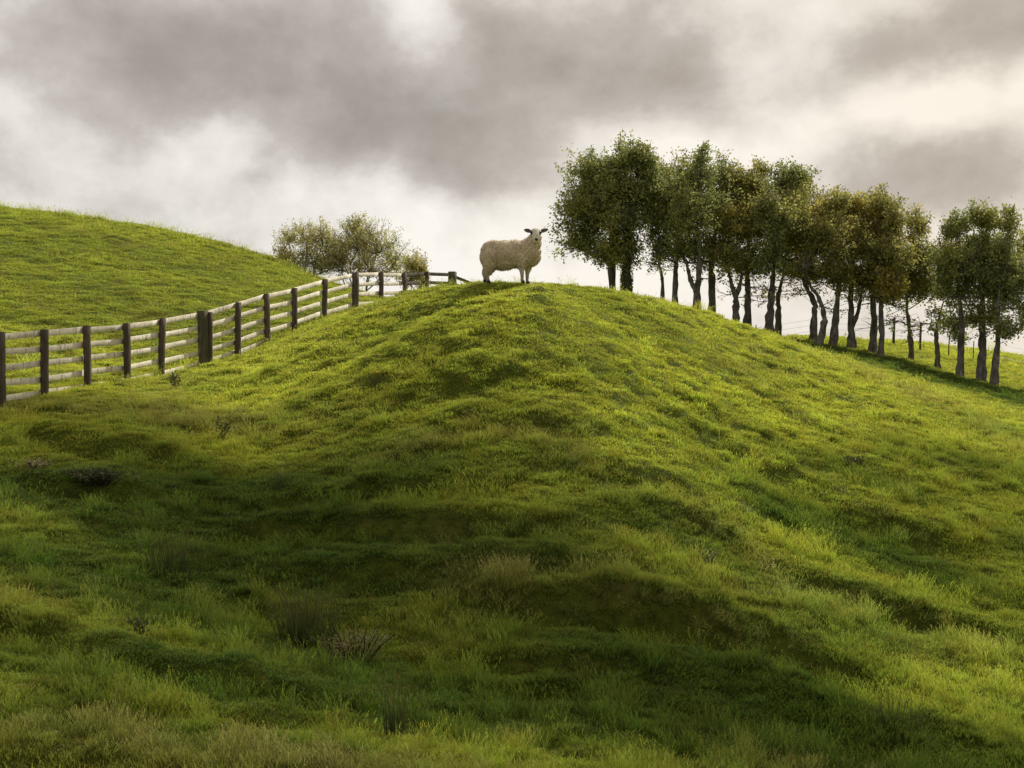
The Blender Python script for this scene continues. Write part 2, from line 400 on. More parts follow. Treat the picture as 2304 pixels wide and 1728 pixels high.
    er = N('FunctionNodeEulerToRotation'); L(na('turn', 'FLOAT_VECTOR'), er.inputs[0]); L(er.outputs[0], ip.inputs['Rotation'])
    L(na('size', 'FLOAT_VECTOR'), ip.inputs['Scale']); L(ip.outputs[0], go.inputs[0])
    md = ob.modifiers.new('plant', 'NODES'); md.node_group = g
    tag(ob, 'short and tufted green pasture grass covering the hillsides', 'grass', kind='stuff')
    print('tufts', n)
plant()

# ================================================================= board fence
def gz(x, y): return float(height(np.array([x]), np.array([y]))[0])
def wood(name, c1, c2, c3, grainscale, wear=0.0):
    m, k, o = mat(name)
    tcn = k.n('ShaderNodeTexCoord').outputs['Object']
    geo = k.n('ShaderNodeNewGeometry').outputs['Position']
    mpn = k.n('ShaderNodeMapping'); mpn.inputs['Scale'].default_value = grainscale; k.l(geo, mpn.inputs[0])
    g = k.noise(mpn.outputs[0], 9, 5, .65, .6); g2 = k.noise(geo, 3.1, 4, .6)
    c = k.ramp(g, [(.3, c1), (.52, c2), (.72, c3)])
    c = k.mix(k.math('MULTIPLY', k.ramp(g2, [(.42, 0.0), (.68, 1.0)]), .22 if wear else .5), c, (.05, .058, .025))
    if wear:
        sp = k.n('ShaderNodeMapping'); sp.inputs['Scale'].default_value = (9, 6.5, 1.6); k.l(geo, sp.inputs[0])
        st = k.noise(sp.outputs[0], 2.2, 4, .7, .3)
        c = k.mix(k.math('MULTIPLY', k.ramp(st, [(.54, 0.0), (.66, 1.0)]), wear), c, (.075, .062, .045))
    principled(k, o, c, .9, .15, g, .6, .01); return m
M_post = wood('post_timber', (.055, .043, .035), (.115, .090, .075), (.20, .165, .14), (1, 1, .12))
M_rail = wood('worn_white_paint', (.66, .60, .48), (.84, .79, .67), (.90, .86, .76), (.5, .5, 1.6), .75)
M_rail_shaded = wood('shaded_rail_timber', (.06, .050, .045), (.11, .095, .085), (.18, .16, .14), (.5, .5, 1.6))  # dark copy of the rail colour, with the unlit side painted in
M_gatepost = wood('mossy_post_timber', (.050, .048, .032), (.105, .098, .068), (.18, .165, .12), (1, 1, .1))

def bar(p0, p1, w, h, segs=5, bow=0.0, jit=.003, up=(0, 0, 1), chamf=.18):
    """sawn timber between two points, faintly crooked, with broken edges"""
    p0 = np.array(p0, float); p1 = np.array(p1, float); t = p1 - p0; t /= np.linalg.norm(t)
    up = np.array(up, float); sd = np.cross(t, up); sd /= np.linalg.norm(sd); up = np.cross(sd, t)
    c = min(w, h) * chamf
    prof = [(-w/2, -h/2 + c), (-w/2, h/2 - c), (-w/2 + c, h/2), (w/2 - c, h/2), (w/2, h/2 - c), (w/2, -h/2 + c), (w/2 - c, -h/2), (-w/2 + c, -h/2)]
    V = []; Fc = []
    for i in range(segs + 1):
        f = i / segs; q = p0 + (p1 - p0) * f + up * (bow * math.sin(math.pi * f)) + (RS.rand(3) - .5) * jit
        for a, b in prof: V.append(q + sd * (a + (RS.rand() - .5) * jit) + up * (b + (RS.rand() - .5) * jit))
    for i in range(segs):
        for j in range(8): Fc.append((i * 8 + j, i * 8 + (j + 1) % 8, i * 8 + 8 + (j + 1) % 8, i * 8 + 8 + j))
    for e in (0, segs):
        b = e * 8
        for tri in ((0, 1, 2, 3), (0, 3, 4, 7), (4, 5, 6, 7)): Fc.append(tuple(b + q for q in tri))
    return V, Fc
fence = empty('board_fence', (0, 24, gz(-8.6, 24)))
tag(fence, 'long five-rail timber fence with worn white boards and dark posts below the left hill', 'fence')
def child_mesh(name, V, Fc, m, parent):
    V = np.asarray(V) - np.array(parent.location)
    o = link(name, np_mesh(name, V, Fc), m, parent); return o
# (bearing, y of post head, distance) of each post, in pixels of the 2304-wide photograph
POSTS = [(-118,752,23.2),(2,747,24),(100,741,25),(195,733,26.3),(285,727,27.4),(366,716,28.7),(456,701,30.2),(536,680,31.5),(600,661,32.8),(663,648,34.5),(732,628,36.8),(800,613,39),(858,612,41),(910,613,43),(961,611,45),(1018,613,46.5),(1085,640,47.6),(1150,668,48.6)]
tops = []
for i, (tx, ty, d) in enumerate(POSTS):
    x, y, z = P(tx * S, ty * S, d); g = gz(x, y); tops.append(np.array((x, y, z)))
    big = i in (6, 15); mid = i == 11
    w = .20 if i == 6 else .24 if big else .16 if mid else .115
    dx, dy = ((RS.rand(2) - .5) * .09)
    z0 = min(g - .25, z - 1.25)
    V, Fc = bar((x + dx, y + dy, z0), (x, y, z + (.02 if big else 0)), w, w * (.95), 6, 0, .006, up=(.93, -.37, 0), chamf=.12)
    p = child_mesh('post', V, Fc, M_gatepost if big else M_post, fence)
    if i == 6:
        p['label'] = 'thick square mossy post midway along the fence'
        V, Fc = bar((x + .150, y + .06, z0), (x + .148, y + .06, z - .01), .09, .09, 6, 0, .005, up=(.93, -.37, 0))
        child_mesh('post', V, Fc, M_post, fence)
    if i == 15: p['label'] = 'thick corner post where the fence turns over the hill'
for i in range(len(POSTS) - 1):
    a, b = tops[i], tops[i + 1]; t = (b - a) / np.linalg.norm(b - a); sd = np.array((-t[1], t[0], 0)); sd /= np.linalg.norm(sd)
    bare = i >= 13  # rails turned from the sun get the shaded colour
    for r, dz in enumerate((.075, .345, .615, .885, 1.14)):
        off = sd * (.075 if i not in (6,) else .085)          # boards are nailed to the far face of the posts
        e0 = a + off - t * .03 + np.array((0, 0, -dz + (RS.rand() - .5) * .03)); e1 = b + off + t * .03 + np.array((0, 0, -dz + (RS.rand() - .5) * .03))
        V, Fc = bar(e0, e1, .028, .102 + .008 * RS.rand(), 4, -.006 * RS.rand(), .0022, chamf=.10)
        child_mesh('rail', V, Fc, M_rail_shaded if bare else M_rail, fence)

# ================================================================= wire fence beyond the tree row
wf = empty('wire_fence', P(926, 350, 56)); tag(wf, 'low post and wire fence running behind the row of trees', 'fence')
WP = [(1560, 62), (1700, 61), (1858, 60), (1972, 57.5), (2011, 57), (2071, 56.5), (2135, 56), (2190, 55.5), (2330, 54)]
wt_ = []
for i, (tx, d) in enumerate(WP):
    x = (tx * S - 512) / F * d; g = gz(x, d); hh = [1.1, 1.1, 1.0, 1.0, 1.15, 1.12, .9, .85, 1.0][i]; w = [.05, .05, .04, .05, .11, .09, .05, .04, .06][i]
    tb = Tubes(7); tb.add([(x - .02, d, g - .2), (x, d, g + hh * .5), (x + .025, d, g + hh - .012), (x + .025, d, g + hh)], [w / 2 * 1.05, w / 2, w / 2 * .95, w * .12], .15)
    me = tb.mesh('post'); o_ = link('post', me, M_gatepost, wf); o_.matrix_parent_inverse = Matrix.Translation(-Vector(wf.location)); wt_.append((x, d, g + 1.0))
M_wire, k, o = mat('galvanised_wire'); principled(k, o, (.30, .30, .29), .5, .5)
for hgt in (-.05, -.3, -.55):
    tb = Tubes(3)
    tb.add([(a[0], a[1], a[2] + hgt) for a in wt_], [.006] * len(wt_)); o_ = link('wire', tb.mesh('wire'), M_wire, wf); o_.matrix_parent_inverse = Matrix.Translation(-Vector(wf.location))

# ================================================================= trees
def bark(name, c1, c2, c3):
    m, k, o = mat(name); geo = k.n('ShaderNodeNewGeometry').outputs['Position']
    mpn = k.n('ShaderNodeMapping'); mpn.inputs['Scale'].default_value = (1, 1, .35); k.l(geo, mpn.inputs[0])
    g = k.noise(mpn.outputs[0], 7, 6, .7, .5); g2 = k.noise(geo, 1.6, 3)
    c = k.ramp(g, [(.32, c1), (.5, c2), (.7, c3)]); c = k.mix(k.ramp(g2, [(.5, 0.0), (.7, .45)]), c, (.035, .045, .018))
    principled(k, o, c, .9, .15, g, .9, .04); return m
M_bark = bark('grey_bark', (.06, .055, .05), (.15, .138, .125), (.34, .32, .30))
M_bark_ivy = bark('ivy_clad_bark', (.020, .020, .012), (.045, .042, .028), (.09, .085, .06))
def foliage(name, dark, mid, light, yellow, trans=.45):
    m, k, o = mat(name)
    r = k.n('ShaderNodeAttribute', attribute_name='r', attribute_type='GEOMETRY').outputs['Fac']
    geo = k.n('ShaderNodeNewGeometry').outputs['Position']
    c = k.ramp(r, [(0, dark), (.5, mid), (1, light)])
    nn = k.noise(geo, .75, 4, .6)
    c = k.mix(k.ramp(nn, [(.46, 0.0), (.68, 1.0)]), c, yellow)
    n2 = k.noise(geo, 2.3, 3, .6); hv = k.n('ShaderNodeHueSaturation'); k.l(c, hv.inputs['Color']); k.l(k.math('ADD', k.math('MULTIPLY', n2, 1.3), .35), hv.inputs['Value'])
    leafy(k, o, hv.outputs[0], trans, None, .45, .03); return m
M_leaf = foliage('leaves_dark_green', (.075, .090, .030), (.140, .160, .052), (.215, .225, .075), (.22, .215, .055))
M_leaf_gold = foliage('leaves_turning_yellow', (.085, .090, .028), (.165, .168, .048), (.26, .24, .068), (.29, .240, .055))
M_leaf_bush = foliage('leaves_olive', (.14, .145, .060), (.25, .25, .10), (.36, .35, .16), (.34, .30, .12), .5)

TREES_DONE = []
def leaves_mesh(name, C, Dn, L, W):
    """one small folded leaf per row: centre, direction, length, width"""
    n = len(C)
    a = RS.normal(size=(n, 3)); s = np.cross(Dn, a); s /= np.linalg.norm(s, axis=1)[:, None] + 1e-9
    nrm = np.cross(s, Dn)
    Lc = L[:, None]; Wc = W[:, None]
    v0 = C; v1 = C + Dn * Lc * .45 + s * Wc * .5 + nrm * Wc * .12; v2 = C + Dn * Lc; v3 = C + Dn * Lc * .45 - s * Wc * .5 + nrm * Wc * .12
    V = np.stack([v0, v1, v2, v3], 1).reshape(-1, 3)
    Fc = np.arange(n * 4).reshape(n, 4); me = np_mesh(name, V, Fc)
    return me
def unit(n):
    v = RS.normal(size=(n, 3)); return v / np.linalg.norm(v, axis=1)[:, None]
def grow(root, lobes, starts, leaf_n, leaf_l, twig_r=.012, up=.35, ragged=.30, mats=None, bare=0, name_crown='crown', dens_pow=.5, nb=26):
    """limbs reach from the trunk to each lobe, fan out into twigs, and carry clusters of leaves"""
    loc = np.array(root.location)
    br = Tubes(5); C = []; Dn = []; R = []
    lead = sorted(starts, key=lambda q: q[2]); br.add([lead[0] - np.array((0, 0, .3))] + lead, np.full(len(lead) + 1, .012))
    for (c, r, w8) in lobes:
        c = np.array(c); r = np.array(r)
        st = starts[np.argmin([np.linalg.norm(s_ - c) + max(0, s_[2] - c[2]) * 1.5 for s_ in starts])]
        hub = c - np.array([0, 0, r[2] * .35]) + RS.normal(size=3) * .06
        mid = (st + hub) / 2 + RS.normal(size=3) * .12; mid[2] -= .08 * np.linalg.norm(hub - st)
        rr = .011 + .012 * min(1, r.mean())
        br.add(smooth_path([st, mid, hub], 4), np.linspace(rr * 1.5, rr, 9), .2)
        nbr = int(nb * w8)
        for b in range(nbr):
            u = unit(1)[0]; u[2] = u[2] * .85 + up * .5; u /= np.linalg.norm(u)
            reach = .55 + .42 * RS.rand() + ragged * 1.5 * abs(RS.normal()) ** 2 * (.4 + .7 * max(u[2], 0))
            tip = c + u * r * min(reach, 1.45)
            m2 = (hub + tip) / 2 + RS.normal(size=3) * r.mean() * .12; m2[2] -= .05
            path = smooth_path([hub, m2, tip], 3)
            br.add(path, np.linspace(rr * .45, twig_r * .45, len(path)))
            ntw = 7
            for t_ in range(ntw):
                f = .35 + .65 * (t_ + RS.rand()) / ntw; q = path[min(int(f * (len(path) - 1)), len(path) - 1)]
                d = (tip - hub) / (np.linalg.norm(tip - hub) + 1e-9) * .6 + RS.normal(size=3) * .55 + np.array([0, 0, up]); d /= np.linalg.norm(d)
                ln = r.mean() * (.2 + .25 * RS.rand()) * (1 if f < .95 else 1.2)
                br.add([q, q + d * ln * .5 + RS.normal(size=3) * .015, q + d * ln], [twig_r * .45, twig_r * .35, twig_r * .2])
                nl = max(2, int(leaf_n / (ntw) * (.25 + 1.3 * RS.rand())))
                ff = RS.rand(nl) ** dens_pow
                C.append(q + d * ln * ff[:, None] + RS.normal(size=(nl, 3)) * leaf_l * .9)
                dd = unit(nl) * .9 + d * .7; Dn.append(dd / np.linalg.norm(dd, axis=1)[:, None]); R.append(np.full(nl, RS.rand()) * .7 + RS.rand(nl) * .3)
    # leafless twigs spreading sideways under the crown
    for b in range(bare if len(TREES_DONE) != 18 else 4):
        c, r, w8 = lobes[RS.randint(len(lobes))]; c = np.array(c); r = np.array(r)
        st = starts[RS.randint(len(starts))]
        a = RS.rand() * 6.283; ln = .5 + .8 * RS.rand(); d = np.array([math.cos(a), .6 * math.sin(a), .12 * RS.normal()])
        p = st + np.array([0, 0, -.25 * RS.rand()]); pts = [p]
        for q in range(4): p = p + d * ln / 4 + RS.normal(size=3) * .05; pts.append(p)
        br.add(smooth_path(pts, 2), np.linspace(.022, .006, 9))
        for q in range(7):
            f = pts[1 + RS.randint(4)]; dd = d + RS.normal(size=3) * .6; br.add([f, f + dd * .12 + RS.normal(size=3) * .02, f + dd * .28], [.009, .007, .004])
            if RS.rand() < .5:
                C.append(f + dd * .28 + RS.normal(size=(6, 3)) * .05); Dn.append(unit(6)); R.append(RS.rand(6))
    C = np.concatenate(C) - loc; Dn = np.concatenate(Dn); R = np.concatenate(R)
    L = leaf_l * (.7 + .6 * RS.rand(len(C)))
    me = leaves_mesh(name_crown, C, Dn, L, L * (.55 + .15 * RS.rand(len(C)))); fattr(me, 'r', np.repeat(R, 4))
    link(name_crown, me, mats[1], root)
    V = np.concatenate(br.V) - loc
    link('branches', np_mesh('branches', V, np.concatenate(br.F), True), mats[0], root)
    return len(C)

TREES = [ # distance, base width px, trunk path(s) px, lobes px (x, y, rx, ry[, fullness]), gold?, ivy?, label
 (49.5, 17, [[(1379,655),(1378,610),(1376,560),(1372,510),(1360,460)]], [(1306,468,48,50),(1332,382,42,38),(1300,545,42,34),(1362,560,40,32),(1352,470,46,50),(1330,430,52,50)], 0, 0, 'tall dark green tree with a slim trunk, first at the left end of the row'),
 (48.5, 27, [[(1409,662),(1410,610),(1412,560),(1415,500),(1412,430)]], [(1400,364,40,36),(1438,350,34,28),(1375,420,50,50),(1415,500,55,50),(1440,430,42,50),(1395,565,46,34),(1455,385,26,34)], 0, 1, 'tallest dark tree with a very thick ivy-covered trunk near the left end of the row'),
 (50.5, 9, [[(1487,680),(1491,640),(1484,600),(1490,560),(1496,510)]], [(1488,400,34,44),(1472,470,40,44),(1478,545,40,34,.6)], 0, 0, 'thin tree with the slimmest pale trunk, third in the row'),
 (49, 14, [[(1519,690),(1520,640),(1521,600),(1524,560),(1526,500)],[(1521,592),(1505,584),(1488,576),(1470,560)]], [(1525,398,34,40),(1520,475,42,45),(1512,550,34,32,.7)], 0, 0, 'tree with a bare limb stretched left across its slim neighbour'),
 (48, 20, [[(1570,700),(1568,668),(1572,620),(1573,570),(1568,500)],[(1566,655),(1553,630),(1545,595),(1530,570)]], [(1579,336,8,13,.5),(1576,362,15,20,.7),(1560,402,42,38),(1558,485,46,46),(1552,560,42,34,.8)], 0, 0, 'forked tree with one leafy spike standing above its crown'),
 (50, 19, [[(1600,710),(1602,660),(1600,600),(1604,550),(1612,490)]], [(1622,395,38,38),(1608,470,46,48),(1602,560,44,40),(1640,440,34,40)], 0, 0, 'dense dark tree with a straight thick trunk, right of the forked spiked tree'),
 (48.5, 17, [[(1655,728),(1656,690),(1655,665),(1641,620),(1640,570)],[(1656,668),(1667,635),(1668,590)]], [(1664,418,30,34),(1655,495,40,46),(1645,585,38,34,.7)], 1, 0, 'tree with a Y-shaped trunk forking low above the crest'),
 (49.5, 18, [[(1679,738),(1682,690),(1682,640),(1680,590),(1688,520)]], [(1712,382,18,18,.8),(1690,425,42,38),(1692,505,46,46),(1686,585,42,40)], 1, 0, 'yellowing tree with a straight trunk and a small raised leafy tip'),
 (48.5, 20, [[(1730,755),(1733,700),(1738,650),(1740,590),(1748,520)]], [(1762,408,36,30),(1802,392,22,20,.8),(1742,475,46,50),(1736,575,42,42)], 0, 0, 'green tree with a thick dark trunk at the middle of the row'),
 (51, 15, [[(1750,755),(1752,710),(1751,670),(1760,630),(1770,570)]], [(1792,430,36,36),(1772,520,46,50),(1785,600,38,34,.7)], 1, 0, 'slimmer golden green tree close against the right of a thick dark trunk'),
 (49, 16, [[(1827,770),(1832,710),(1833,680),(1817,650),(1812,610)],[(1832,685),(1812,640),(1795,590),(1786,540)]], [(1830,468,38,32),(1812,530,44,42),(1800,600,36,26,.55)], 1, 0, 'golden tree whose twin limbs lean far to the left'),
 (47.5, 15, [[(1840,775),(1852,735),(1854,705),(1842,670),(1822,640),(1808,600)]], [(1868,462,36,28),(1850,525,44,44),(1852,610,36,34,.7)], 1, 0, 'tree with a crooked trunk bent like a bow'),
 (48.5, 17, [[(1872,785),(1880,720),(1886,660),(1890,600),(1895,540)]], [(1902,465,38,30),(1892,540,42,46),(1886,612,34,34)], 1, 0, 'tree with a smooth pale trunk leaning slightly right'),
 (49.5, 18, [[(1915,795),(1916,740),(1915,680),(1918,620),(1925,560)],[(1918,735),(1931,700),(1938,660),(1945,610)]], [(1945,458,30,28),(1975,452,22,26,.9),(1930,535,46,46),(1925,620,40,36)], 1, 0, 'golden tree forking low with a thin second stem on its right'),
 (49.5, 17, [[(1962,800),(1966,740),(1964,680),(1966,620),(1970,560)]], [(1992,462,28,30),(1968,540,46,46),(1962,630,36,36)], 1, 0, 'tree with a dark straight trunk, left one of a close pair'),
 (48.5, 14, [[(1982,805),(1984,740),(1985,680),(1990,610),(1996,560)]], [(2016,500,30,34),(2002,580,44,46),(1998,650,34,30)], 1, 0, 'tree with a slim dark trunk, right one of a close pair'),
 (50, 13, [[(2052,820),(2050,770),(2044,720),(2040,690),(2044,630)],[(2047,735),(2030,725),(2010,722),(1992,712)],[(2048,735),(2066,733),(2090,728)]], [(2058,505,26,34),(2066,570,36,40),(2050,640,44,38),(2080,650,28,34,.6)], 1, 0, 'tree with a slim bare trunk and long low bare side branches'),
 (49.5, 13, [[(2110,830),(2108,780),(2106,748),(2112,720),(2122,680)],[(2107,742),(2096,738),(2086,740)]], [(2124,640,24,30,.35),(2108,704,22,12,.3)], 0, 0, 'small sparse tree with a stumpy leaning trunk standing in the gap'),
 (47.5, 17, [[(2160,850),(2162,790),(2164,730),(2160,670),(2152,600)]], [(2134,520,24,26,.8),(2158,500,22,22,.8),(2148,580,42,40),(2140,655,36,36,.8),(2152,730,40,30,.7)], 0, 0, 'dark tree standing apart, first right of the gap'),
 (47.5, 20, [[(2206,850),(2210,790),(2210,730),(2212,670),(2210,600)]], [(2205,492,32,24),(2222,486,22,22,.8),(2208,560,44,40),(2206,640,42,40),(2212,705,42,26,.8)], 0, 0, 'dark tree with a thick straight trunk in the middle of the separate clump'),
 (47, 17, [[(2235,862),(2242,800),(2246,740),(2245,680),(2255,600)]], [(2272,495,32,26,.7),(2262,570,42,42),(2262,655,44,44),(2268,735,38,24,.7)], 0, 0, 'dark tree leaning right in the separate clump at the right edge'),
 (48, 18, [[(2338,870),(2336,800),(2334,700),(2330,620)]], [(2318,540,34,34,.7),(2312,610,34,40,.9),(2325,690,36,40,.9)], 0, 0, 'dark tree cut off by the right edge of the view'),
]
tot = 0
for d, bw, paths, lobes, gold, ivy, label in TREES:
    d = d + 0.0; W = lambda px, py, dd: np.array(P(px * S, py * S, dd))
    bx = (paths[0][0][0] * S - 512) / F * d; g = gz(bx, d)
    root = empty('ivy_tree' if ivy else 'windswept_tree', (bx, d, g)); tag(root, label, 'tree', 'trees in the windblown row')
    tb = Tubes(10); starts = []
    for j, pth in enumerate(paths):
        pts = []
        for q, (px, py) in enumerate(pth):
            pts.append(W(px, py, d + (0 if q == 0 else .12 * RS.normal() * q * .6)))
        if j == 0: pts[0] = np.array((bx, d, g - .15)) if pts[0][2] > g - .1 or True else pts[0]
        sp = smooth_path(pts, 5); f = np.linspace(0, 1, len(sp))
        r0 = bw * S / F * d / 2 * (1.0 if j == 0 else .62 if pth[0][1] - pth[-1][1] > 50 else .30)
        rad = r0 * (1 - .80 * f ** 1.3) * (1 + (.75 * np.exp(-f * 16) if j == 0 else 0)) * (1 + .16 * (RS.rand(len(sp)) - .5) * 2)
        sp = sp + np.c_[RS.normal(size=(len(sp), 2)) * .012, np.zeros(len(sp))]
        tb.add(sp, rad, .28); starts += [sp[int(len(sp) * q)] for q in (.55, .75)] + [sp[-1]]
    me = np_mesh('trunk', np.concatenate(tb.V) - np.array(root.location), np.concatenate(tb.F), True)
    link('trunk', me, M_bark_ivy if ivy else M_bark, root)
    LB = []
    for lb in lobes:
        cx, cy, rx, ry = lb[:4]; w8 = lb[4] if len(lb) > 4 else 1
        kx = S / F * d
        rx *= 1.18; ry *= 1.18 if rx > 30 else 1.05
        LB.append((W(cx, cy, d + RS.normal() * .45), (rx * kx, (rx + ry) / 2 * kx * (1.0 if rx > 25 else .8), ry * kx), w8 * (rx * ry / 1700) ** .6))
    TREES_DONE.append(1)
    cc_ = np.mean([q[0] for q in LB], axis=0)
    if len(LB) > 2: LB.append((cc_ - np.array((0, 0, .1)), ((1.45 if 4 < len(TREES_DONE) < 18 else 1.0) * max(q[1][0] for q in LB), .9, 1.15 * max(q[1][2] for q in LB)), 1.2))
    tot += grow(root, LB, starts, 82, .092, mats=(M_bark_ivy if ivy else M_bark, M_leaf_gold if gold else M_leaf), bare=9, nb=32)
    if ivy:  # a sleeve of ivy leaves on the trunk
        n = 2600; f = RS.rand(n); q = smooth_path([W(px, py, d) for px, py in paths[0]], 5); ix = (f * (len(q) - 1)).astype(int)
        a = RS.rand(n) * 6.283; r0 = bw * S / F * d / 2
        C = q[ix] + np.c_[np.cos(a) * r0, np.sin(a) * r0, RS.normal(size=n) * .08] * 1.0
        me = leaves_mesh('ivy', C - np.array(root.location), unit(n), np.full(n, .055), np.full(n, .045)); fattr(me, 'r', np.repeat(RS.rand(n), 4)); link('ivy', me, M_leaf, root)
print('leaves', tot)

# ================================================================= shrubs behind the fence
SHR = [ # distance, base px, lobes, label
 (50.5, (690, 628), [(650,540,26,30,.5),(690,530,30,28,.6),(725,545,30,34,.6),(705,580,44,32,.9),(665,585,34,24,.6),(632,568,16,18,.35),(740,590,36,28,.8)], 'loose thin-twigged shrub at the foot of the left hill behind the fence'),
 (50, (800, 640), [(795,508,20,24,.5),(805,545,44,36,.9),(855,550,36,34,.8),(765,560,34,36,.8),(885,580,24,34,.7),(830,595,52,28,1),(770,595,36,26,.8)], 'broad rounded olive shrub rising highest above the fence'),
 (49, (935, 645), [(925,590,15,18,.5),(945,600,13,24,.5),(920,625,22,22,.6),(948,630,14,20,.5)], 'small sparse shrub seen through the fence near its corner'),
]
for d, (bx_, by_), lobes, label in SHR:
    x = (bx_ * S - 512) / F * d; g = gz(x, d); root = empty('shrub', (x, d, g)); tag(root, label, 'shrub', 'shrubs behind the fence')
    kx = S / F * d; LB = [(np.array(P(q[0] * S, q[1] * S, d + RS.normal() * .3)), (q[2] * kx * 1.35, q[2] * kx * 1.3, q[3] * kx * 1.3), q[4]) for q in lobes]
    starts = [np.array((x + RS.normal() * .25, d + RS.normal() * .2, g + .15)) for _ in range(7)]
    grow(root, LB, starts, 62, .065, twig_r=.010, up=.6, ragged=.3, mats=(M_bark, M_leaf_bush), name_crown='foliage', nb=44)

# ================================================================= rushes and weeds on the near bank
M_rush, k, o = mat('rush_stems')
tt = k.n('ShaderNodeAttribute', attribute_name='t', attribute_type='GEOMETRY').outputs['Fac']; bl = k.n('ShaderNodeAttribute', attribute_name='b', attribute_type='GEOMETRY').outputs['Fac']
c = k.ramp(tt, [(0, (.006, .010, .003)), (.5, (.030, .048, .010)), (.85, (.060, .066, .016)), (1, (.11, .075, .026))])
c = k.mix(k.ramp(bl, [(.75, 0.0), (.95, .7)]), c, (.045, .034, .012)); leafy(k, o, c, .3)
def rush(name, label, px, py, d, rad, h, n, lean=.25, group='rush clumps on the near slope', cat='rush clump', wid=.008, fan=None):
    x = (px * S - 512) / F * d; y = d; g = gz(x, y)
    V = []; Fc = []; T = []; B = []; nv = 0
    for i in range(n):
        a = RS.rand() * 6.283; r = rad * RS.rand() ** .7; bx, by = r * math.cos(a), r * math.sin(a); hh = h * (.45 + .6 * RS.rand())
        out_ = np.array([bx, by]) / rad * lean * hh + RS.normal(size=2) * .10 * hh; b = RS.rand(); wa = RS.rand() * 3.14
        wx, wy = math.cos(wa) * wid / 2, math.sin(wa) * wid / 2; zb = gz(x + bx, y + by) - g if i % 4 == 0 else zb
        for s_, ww in ((0, 1), (.4, .9), (.8, .6), (1, .15)):
            cx, cy = bx + out_[0] * s_ ** 1.6, by + out_[1] * s_ ** 1.6
            V += [(cx - wx * ww, cy - wy * ww, zb + hh * s_ - .02), (cx + wx * ww, cy + wy * ww, zb + hh * s_ - .02)]; T += [s_] * 2; B += [b] * 2
        for q in range(3): Fc.append((nv + q * 2, nv + q * 2 + 1, nv + q * 2 + 3, nv + q * 2 + 2))
        nv += 8
        if RS.rand() < .35:      # brown flower tuft on the side of the stem
            s_ = .86; c0 = np.array([bx + out_[0] * s_, by + out_[1] * s_, zb + hh * s_])
            for q in range(2):
                dv = RS.normal(size=3) * .010; V += [tuple(c0), tuple(c0 + dv), tuple(c0 + dv + [0, 0, .012]), tuple(c0 + [0, 0, .012])]; T += [1] * 4; B += [1] * 4; Fc.append((nv, nv + 1, nv + 2, nv + 3)); nv += 4
    me = np_mesh(name, V, Fc); fattr(me, 't', T); fattr(me, 'b', B)
    ob = link(name, me, M_rush); ob.location = (x, y, g); tag(ob, label, cat, group); return ob
rush('rush_clump', 'large dark rush clump with brown tips in the middle of the dim gully', 690, 1380, 16.2, .32, .70, 330, .4)
rush('rush_clump', 'upright narrow rush clump low in the foreground', 900, 1655, 12.4, .15, .62, 70, .15)
rush('rush_clump', 'spreading faint rush clump on the shaded left bank', 385, 1235, 17.8, .38, .56, 200, .4)
rush('rush_clump', 'low rush tuft on the pale patch at mid slope', 640, 1050, 21.0, .22, .34, 90, .4)
rush('rush_clump', 'dark rush clump at the lower right corner of the mound', 2010, 1600, 15.9, .36, .42, 150, .45)
rush('rush_clump', 'small rush tuft just below the fence line', 850, 905, 24.2, .14, .24, 60, .4)

M_weed = foliage('weed_leaves', (.012, .018, .006), (.028, .034, .012), (.05, .055, .022), (.04, .045, .018), .3)
M_weed_pale = foliage('pale_weed_leaves', (.05, .055, .022), (.10, .105, .045), (.20, .20, .10), (.16, .13, .06), .4)
M_stem, k, o = mat('weed_stem'); principled(k, o, (.045, .035, .022), .85, .1)
def weed(name, label, cat, px, py, d, h, n_st, spread, leaf, m, group=None, nl=26):
    x = (px * S - 512) / F * d; g = gz(x, d); root = empty(name, (x, d, g)); tag(root, label, cat, group)
    tb = Tubes(4); C = []; Dn = []
    for i in range(n_st):
        a = RS.rand() * 6.283; hh = h * (.55 + .5 * RS.rand()); sp_ = spread * RS.rand(); ox, oy = math.cos(a) * sp_, math.sin(a) * sp_
        pts = [np.array((ox * .3, oy * .3, -.03)), np.array((ox * .6, oy * .6, hh * .5)), np.array((ox + .04 * RS.normal(), oy, hh))]
        q = smooth_path(pts, 4); tb.add(q, np.linspace(.006, .0025, len(q)))
        for j in range(nl):
            f = .15 + .85 * RS.rand(); p = q[int(f * (len(q) - 1))]; dv = RS.normal(size=3); dv[2] = abs(dv[2]) * .5; dv /= np.linalg.norm(dv)
            st = p + dv * .05 * RS.rand() * (h / .3); C.append(st); Dn.append(dv)
    link('stem', tb.mesh('stem'), M_stem, root)
    C = np.array(C); L = leaf * (.6 + .8 * RS.rand(len(C))); me = leaves_mesh('foliage', C, np.array(Dn), L, L * .4); fattr(me, 'r', np.repeat(RS.rand(len(C)), 4)); link('foliage', me, m, root)
weed('thistle', 'dark spiky thistle on the near bank, left foreground', 'thistle', 318, 1480, 14.3, .30, 4, .12, .055, M_weed, 'thistles')
weed('thistle', 'dark thistle standing in pale grass just right below the fence', 'thistle', 395, 880, 26.8, .42, 5, .13, .07, M_weed, 'thistles')
weed('thistle', 'small thistle on the left slope below the thick fence post', 'thistle', 500, 950, 23.3, .36, 5, .22, .06, M_weed, 'thistles')
weed('weed_clump', 'pale seeding weeds sprawling beside the large rush clump', 'weeds', 800, 1430, 15.6, .40, 60, .5, .028, M_weed_pale, None, 40)
weed('weed_clump', 'brownish weeds on the bright slope at right', 'weeds', 1910, 1010, 26.2, .22, 16, .5, .05, M_weed, None, 22)
